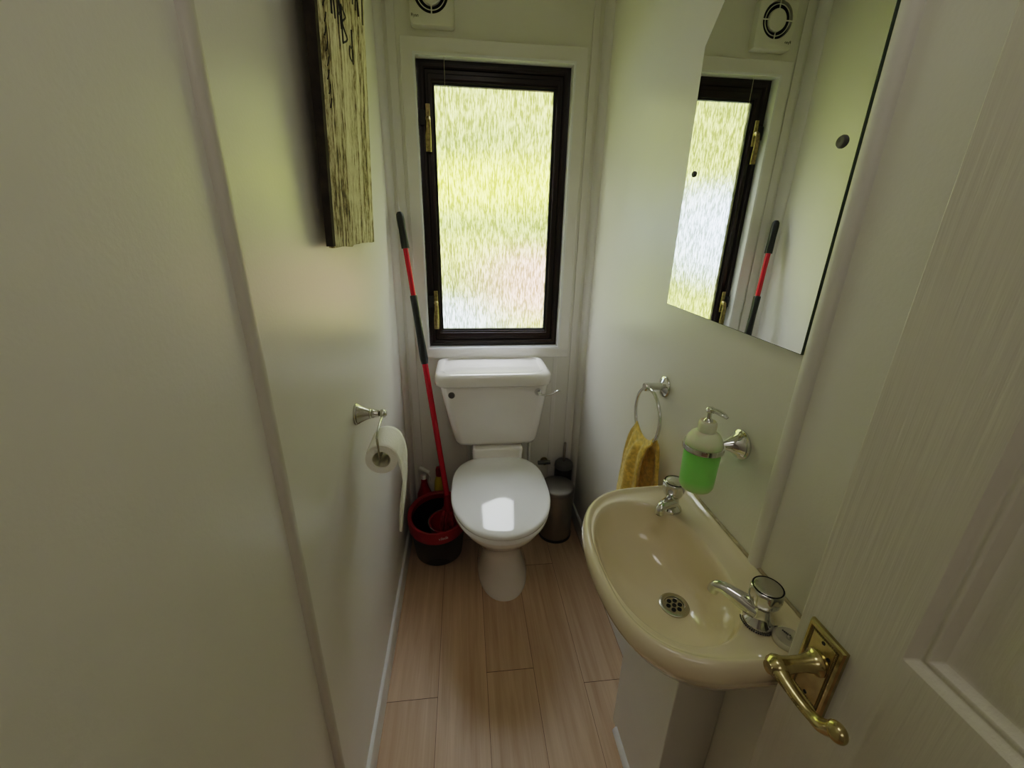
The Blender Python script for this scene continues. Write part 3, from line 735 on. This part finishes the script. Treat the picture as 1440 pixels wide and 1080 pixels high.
dr = finish(b, 'waste_fitting', M['satin'], t, smooth=50)
b = B()
for a in range(6): lathe(b, [(0, 0), (.0043, 0), (.0043, .0006), (0, .0006)], (DR.x + .0118 * math.cos(a * PI / 3), DR.y + .0118 * math.sin(a * PI / 3), zd + .0013), n=12)
lathe(b, [(0, 0), (.004, 0), (.004, .0006), (0, .0006)], (DR.x, DR.y, zd + .0013), n=12)
finish(b, 'waste_holes', M['dark'], dr)
ov = Vector((.7395, -1.135, ZR - .034)); ax = Vector((-1, 0, .38))
b = B(); lathe(b, [(0, -.003), (.0100, -.003), (.0100, .0012), (0, .0012)], ov, ax, 24, sx=1.25, sy=.8); finish(b, 'overflow_hole', M['dark'], t)
# sealant line between basin and wall
b = B(); tube(b, [(.7975, -.92, ZR - .003), (.7975, -1.36, ZR - .003)], .004, 8); finish(b, 'sealant', M['silic'], t)

def make_tap(cx, cy, ang, name_label, reach, extra=None):
    t = thing('basin_tap', name_label, 'tap', (cx, cy, .789), 'pair of chrome basin taps')
    z0 = ZR - .0075
    b = B(); lathe(b, [(0, 0), (.0225, 0), (.0235, .003), (.022, .007), (.017, .012), (.0145, .022), (.0135, .034), (.015, .038), (0, .038)], (cx, cy, z0), n=36)
    body = finish(b, 'tap_body', M['chrome'], t, smooth=50)
    dv = Vector((math.cos(ang), math.sin(ang), 0)); p = Vector((cx, cy, z0))
    b = B(); tube(b, spline([p + dv * .006 + Vector((0, 0, .020)), p + dv * reach * .5 + Vector((0, 0, .027)), p + dv * reach * .85 + Vector((0, 0, .031)), p + dv * reach + Vector((0, 0, .027)), p + dv * (reach + .003) + Vector((0, 0, .016))], 6), [.0155, .0128, .0098, .0090, .0092], 16)
    sp_ = finish(b, 'spout', M['chrome'], t, smooth=60)
    b = B(); lathe(b, [(0, 0), (.007, 0), (.007, .001), (0, .001)], p + dv * (reach + .003) + Vector((0, 0, .0152)), n=16); finish(b, 'outlet', M['dark'], sp_)
    # faceted handle head
    b = B(); rings = []; n = 48
    for r, h, fl in ((.012, .034, 0), (.018, .038, .3), (.0225, .046, .8), (.0245, .056, 1.), (.0243, .066, .8), (.0235, .070, .25), (.0215, .0715, 0)):
        rings.append([Vector((cx + r * (1 - .09 * fl * (.5 + .5 * math.cos(8 * 2 * PI * i / n))) * math.cos(2 * PI * i / n), cy + r * (1 - .09 * fl * (.5 + .5 * math.cos(8 * 2 * PI * i / n))) * math.sin(2 * PI * i / n), z0 + h)) for i in range(n)])
    loft(b, rings); hd = finish(b, 'tap_handle', M['chrome'], t, smooth=50)
    b = B(); lathe(b, [(0, .0712), (.0200, .0712), (.0205, .0722), (.018, .0738), (0, .0748)], (cx, cy, z0), n=32); finish(b, 'handle_cap', M['satin'], hd, smooth=60)
    b = B(); tube(b, [(cx + .0212 * math.cos(2 * PI * i / 40), cy + .0212 * math.sin(2 * PI * i / 40), z0 + .0722) for i in range(40)], .0009, 6, True); finish(b, 'cap_groove', M['dark'], hd)
    return t
make_tap(.719, -1.003, math.atan2(-.040, -.052), 'chrome basin tap at the far end beside the towel', .052)
tp = make_tap(.727, -1.289, math.atan2(.055, -.052), 'chrome basin tap at the near end beside the door handle', .068)
# ball chain round the foot of the near tap, and the plug on it
t = thing('basin_plug', 'grey rubber basin plug on its bead chain lying behind the near tap', 'plug', (.752, -1.325, ZR - .007))
pc = Vector((.750, -1.326, ZR - .0075))
b = B(); lathe(b, [(0, 0), (.021, 0), (.0225, .003), (.0215, .007), (.018, .009), (.016, .0075), (0, .0075)], pc, n=36); finish(b, 'stopper', M['plug'], t, smooth=50)
b = B(); lathe(b, [(0, .0072), (.004, .0072), (.004, .011), (.002, .0135), (0, .0135)], pc, n=14)
finish(b, 'stopper_eye', M['chrome'], t)
b = B()
for i in range(26):
    a = math.radians(150 + i * 7.2); bmesh.ops.create_uvsphere(b, u_segments=8, v_segments=6, radius=.0014, matrix=Matrix.Translation((.727 + .0252 * math.cos(a), -1.289 + .0252 * math.sin(a), ZR - .0055)))
for i in range(8):
    q = Vector((.727 + .0252 * math.cos(math.radians(335)), -1.289 + .0252 * math.sin(math.radians(335)), ZR - .0055)).lerp(pc + Vector((0, 0, .013)), (i + 1) / 8)
    bmesh.ops.create_uvsphere(b, u_segments=8, v_segments=6, radius=.0014, matrix=Matrix.Translation(q))
finish(b, 'bead_chain', M['grey'], t)

# boxed-in cupboard under the basin
t = thing('basin_boxing', 'white boxed-in casing standing on the floor under the basin', 'casing', (.745, -1.07, 0))
finish(box(B(), .688, W - .0005, -1.195, -.955, 0, .60), 'casing_panel', M['box'], t, bevel=.002)
b = B(); loft(b, [[Vector((x, y, z)) for x, z in ((.676, .0), (.688, .0), (.688, .018), (.682, .016), (.677, .008))] for y in (-1.205, -.985)]); finish(b, 'quadrant_bead', M['skirt'], t)

# ------------------------------------------------------------------ door
DX, DY = .700, -1.374
d = bpy.data.objects.new('door_1', None); COL.objects.link(d); d.location = (DX + .0175, YF, 0); d['_base'] = (DX + .0175, YF, 0); d['kind'] = 'structure'
b = B()
HX = DX + .038; Z0, Z1, YE = .012, 1.985, YF + .004
pan = [(-1.484, -1.945, .975, 1.86), (-1.484, -1.945, .14, .80)]
# face with rectangular panel cut-outs built from a grid of cells
ys = [DY, -1.484, -1.945, YE]; zs = [Z0, .14, .80, .975, 1.86, Z1]
vg = {}
def V(y, z, x=DX):
    k = (round(y, 5), round(z, 5), round(x, 5))
    if k not in vg: vg[k] = b.verts.new((x, y, z))
    return vg[k]
for i in range(3):
    for j in range(5):
        if i == 1 and j in (1, 3): continue
        b.faces.new((V(ys[i], zs[j]), V(ys[i + 1], zs[j]), V(ys[i + 1], zs[j + 1]), V(ys[i], zs[j + 1])))
prof = [(0, 0), (.0015, .001), (.005, .006), (.0085, .0085), (.0105, .007), (.0140, .007), (.016, .0095), (.021, .0145), (.025, .0155), (.034, .0150), (.060, .0045), (.062, .0042)]
for (ya, yb, za, zb) in pan:
    prev = None
    for ins, dep in prof:
        r = [V(ya - ins, za + ins, DX + dep), V(yb + ins, za + ins, DX + dep), V(yb + ins, zb - ins, DX + dep), V(ya - ins, zb - ins, DX + dep)]
        if prev:
            for k in range(4): b.faces.new((prev[k], prev[(k + 1) % 4], r[(k + 1) % 4], r[k]))
        prev = r
    b.faces.new(prev)
# sides and back
c1 = [V(DY, Z0), V(YE, Z0), V(YE, Z1), V(DY, Z1)]
fr_l = [V(DY, z) for z in zs]; bk = [b.verts.new((HX, y, z)) for y, z in ((DY, Z0), (YE, Z0), (YE, Z1), (DY, Z1))]
b.faces.new(fr_l + [bk[3], bk[0]]); b.faces.new([V(YE, z) for z in zs] + [bk[2], bk[1]])
b.faces.new([V(y, Z0) for y in ys] + [bk[1], bk[0]]); b.faces.new([V(y, Z1) for y in ys] + [bk[2], bk[3]]); b.faces.new(bk)
finish(b, 'door_leaf', M['door'], d, smooth=25, bevel=.0012)
# lever handle on rose plate
ry0, ry1, rz0, rz1 = -1.391, -1.442, .812, .923
def rp(i, x): return [Vector((x, ry0 - i, rz0 + i)), Vector((x, ry1 + i, rz0 + i)), Vector((x, ry1 + i, rz1 - i)), Vector((x, ry0 - i, rz1 - i))]
b = B(); loft(b, [rp(0, DX), rp(0, DX - .004), rp(.0015, DX - .0065), rp(.005, DX - .0075), rp(.0065, DX - .0055), rp(.009, DX - .0055), rp(.010, DX - .007), rp(.012, DX - .007)])
hnd = finish(b, 'rose_plate', M['brass'], d, smooth=25)
b = B()
def beads(p, q, n, r=.0011):
    for i in range(n):
        bmesh.ops.create_uvsphere(b, u_segments=8, v_segments=5, radius=r, matrix=Matrix.Translation(Vector(p).lerp(Vector(q), i / (n - 1))))
xb = DX - .006; i_ = .0078
for p, q, n in (((xb, ry0 - i_, rz0 + i_), (xb, ry0 - i_, rz1 - i_), 36), ((xb, ry1 + i_, rz0 + i_), (xb, ry1 + i_, rz1 - i_), 36), ((xb, ry0 - i_, rz0 + i_), (xb, ry1 + i_, rz0 + i_), 14), ((xb, ry0 - i_, rz1 - i_), (xb, ry1 + i_, rz1 - i_), 14)):
    beads(p, q, n)
finish(b, 'beaded_border', M['brassd'], hnd)
b = B()
for (y, z) in ((-1.4165, .910), (-1.4165, .825), (-1.428, .897)):
    lathe(b, [(0, 0), (.0026, 0), (.0022, .0008), (0, .0004)], (DX - .0068, y, z), (-1, 0, 0), 12)
finish(b, 'screws', M['dark'], hnd)
SPY, SPZ = -1.4165, .878
b = B(); lathe(b, [(0, .0065), (.0155, .0065), (.0160, .009), (.0135, .011), (.0115, .016), (.0095, .026), (.0095, .040), (.0105, .050), (.0125, .056), (.0135, .061), (.0120, .066), (.0080, .070), (.0075, .0715), (0, .0722)], (DX, SPY, SPZ), (-1, 0, 0), 32)
lv = finish(b, 'lever_neck', M['brass'], hnd, smooth=50)
LP = [(DX - .060, SPY + .001, SPZ), (DX - .061, SPY - .016, SPZ - .001), (DX - .060, SPY - .032, SPZ - .003), (DX - .057, SPY - .050, SPZ - .005), (DX - .055, SPY - .064, SPZ - .002), (DX - .054, SPY - .076, SPZ + .010)]
b = B(); S = spline(LP, 8); tube(b, S, [.0120, .0085, .0066, .0062, .0085, .0095], 20, sx=1., sy=.85)
bmesh.ops.create_uvsphere(b, u_segments=20, v_segments=12, radius=.0098, matrix=Matrix.Translation(Vector(LP[-1]) + Vector((0, -.002, .001))) @ Matrix.Diagonal((.9, 1.15, 1.05, 1)))
lever = finish(b, 'lever_arm', M['brass'], hnd, smooth=60)
b = B()
for i, p in enumerate(S[4:36]):
    bmesh.ops.create_uvsphere(b, u_segments=8, v_segments=5, radius=.0016, matrix=Matrix.Translation(p + Vector((-.0072 if i > 4 else -.009, 0, .0008))))
finish(b, 'rope_beading', M['brassd'], hnd)

# ------------------------------------------------------------------ lights, sky, camera
w = bpy.data.worlds.new('sky'); SC.world = w; w.use_nodes = True; nt = w.node_tree
bg = nt.nodes['Background']
tc = nt.nodes.new('ShaderNodeTexCoord'); sp = nt.nodes.new('ShaderNodeSeparateXYZ'); nt.links.new(tc.outputs['Generated'], sp.inputs[0])
cr = nt.nodes.new('ShaderNodeValToRGB'); e = cr.color_ramp.elements
e[0].position = 0; e[0].color = (.45, .42, .24, 1); e[1].position = .9; e[1].color = (.74, .80, 1.0, 1)
x = e.new(.12); x.color = (.62, .64, .46, 1); x = e.new(.35); x.color = (1., .97, .97, 1)
nt.links.new(sp.outputs[2], cr.inputs[0]); nt.links.new(cr.outputs[0], bg.inputs['Color']); mr = nt.nodes.new('ShaderNodeMapRange'); mr.interpolation_type = 'SMOOTHSTEP'
for k_, v_ in (('From Min', .30), ('From Max', .75), ('To Min', 2.9), ('To Max', 19.)): mr.inputs[k_].default_value = v_
nt.links.new(sp.outputs[2], mr.inputs[0]); nt.links.new(mr.outputs[0], bg.inputs['Strength'])

def lamp(nm, kind, loc, rot, e, col, **k):
    l = bpy.data.lights.new(nm, kind); l.energy = e; l.color = col
    for a, v in k.items(): setattr(l, a, v)
    o = bpy.data.objects.new(nm, l); COL.objects.link(o); o.location = loc; o.rotation_euler = rot; return o
lamp('sun', 'SUN', (0, -5, 8), (math.radians(42), 0, math.radians(-12)), 1.35, (1., .95, .84), angle=.02)
lamp('hall_fill', 'AREA', (.5, -2.9, 2.15), (math.radians(38), 0, math.radians(4)), 3, (1., .88, .80), shape='RECTANGLE', size=1.2, size_y=.5)  # fill lamp added out of view behind the camera

lamp('ceiling_fill', 'AREA', (.38, -1.55, H - .03), (0, 0, 0), 1.15, (1., .92, .82), shape='DISK', size=.34)  # unseen fill lamp, added to lift the near walls and floor
cam = bpy.data.cameras.new('camera'); co = bpy.data.objects.new('camera', cam); COL.objects.link(co); SC.camera = co
yaw, pitch, roll = -.1173, .3601, .0204
cy_, sy2 = math.cos(yaw), math.sin(yaw)
f = Vector((-sy2 * math.cos(pitch), cy_ * math.cos(pitch), -math.sin(pitch))); r = Vector((cy_, sy2, 0)); u = r.cross(f)
r2 = r * math.cos(roll) + u * math.sin(roll); u2 = -r * math.sin(roll) + u * math.cos(roll)
mw = Matrix((r2, u2, -f)).transposed().to_4x4(); mw.translation = (.2729, -1.7337, 1.3714); co.matrix_world = mw
cam.sensor_width = 36; cam.lens = 590.05 / 1440 * 36; cam.clip_start = .01; cam.clip_end = 100

SC.view_settings.view_transform = 'Filmic'
SC.view_settings.look = 'Medium High Contrast'
SC.view_settings.exposure = 0.0
SC.cycles.use_denoising = True
SC.cycles.max_bounces = 12; SC.cycles.diffuse_bounces = 6; SC.cycles.glossy_bounces = 6; SC.cycles.transmission_bounces = 6
SC.cycles.sample_clamp_indirect = 8.0
SC.cycles.caustics_reflective = False; SC.cycles.caustics_refractive = True
for o in COL.objects:
    if '_base' in o: del o['_base']
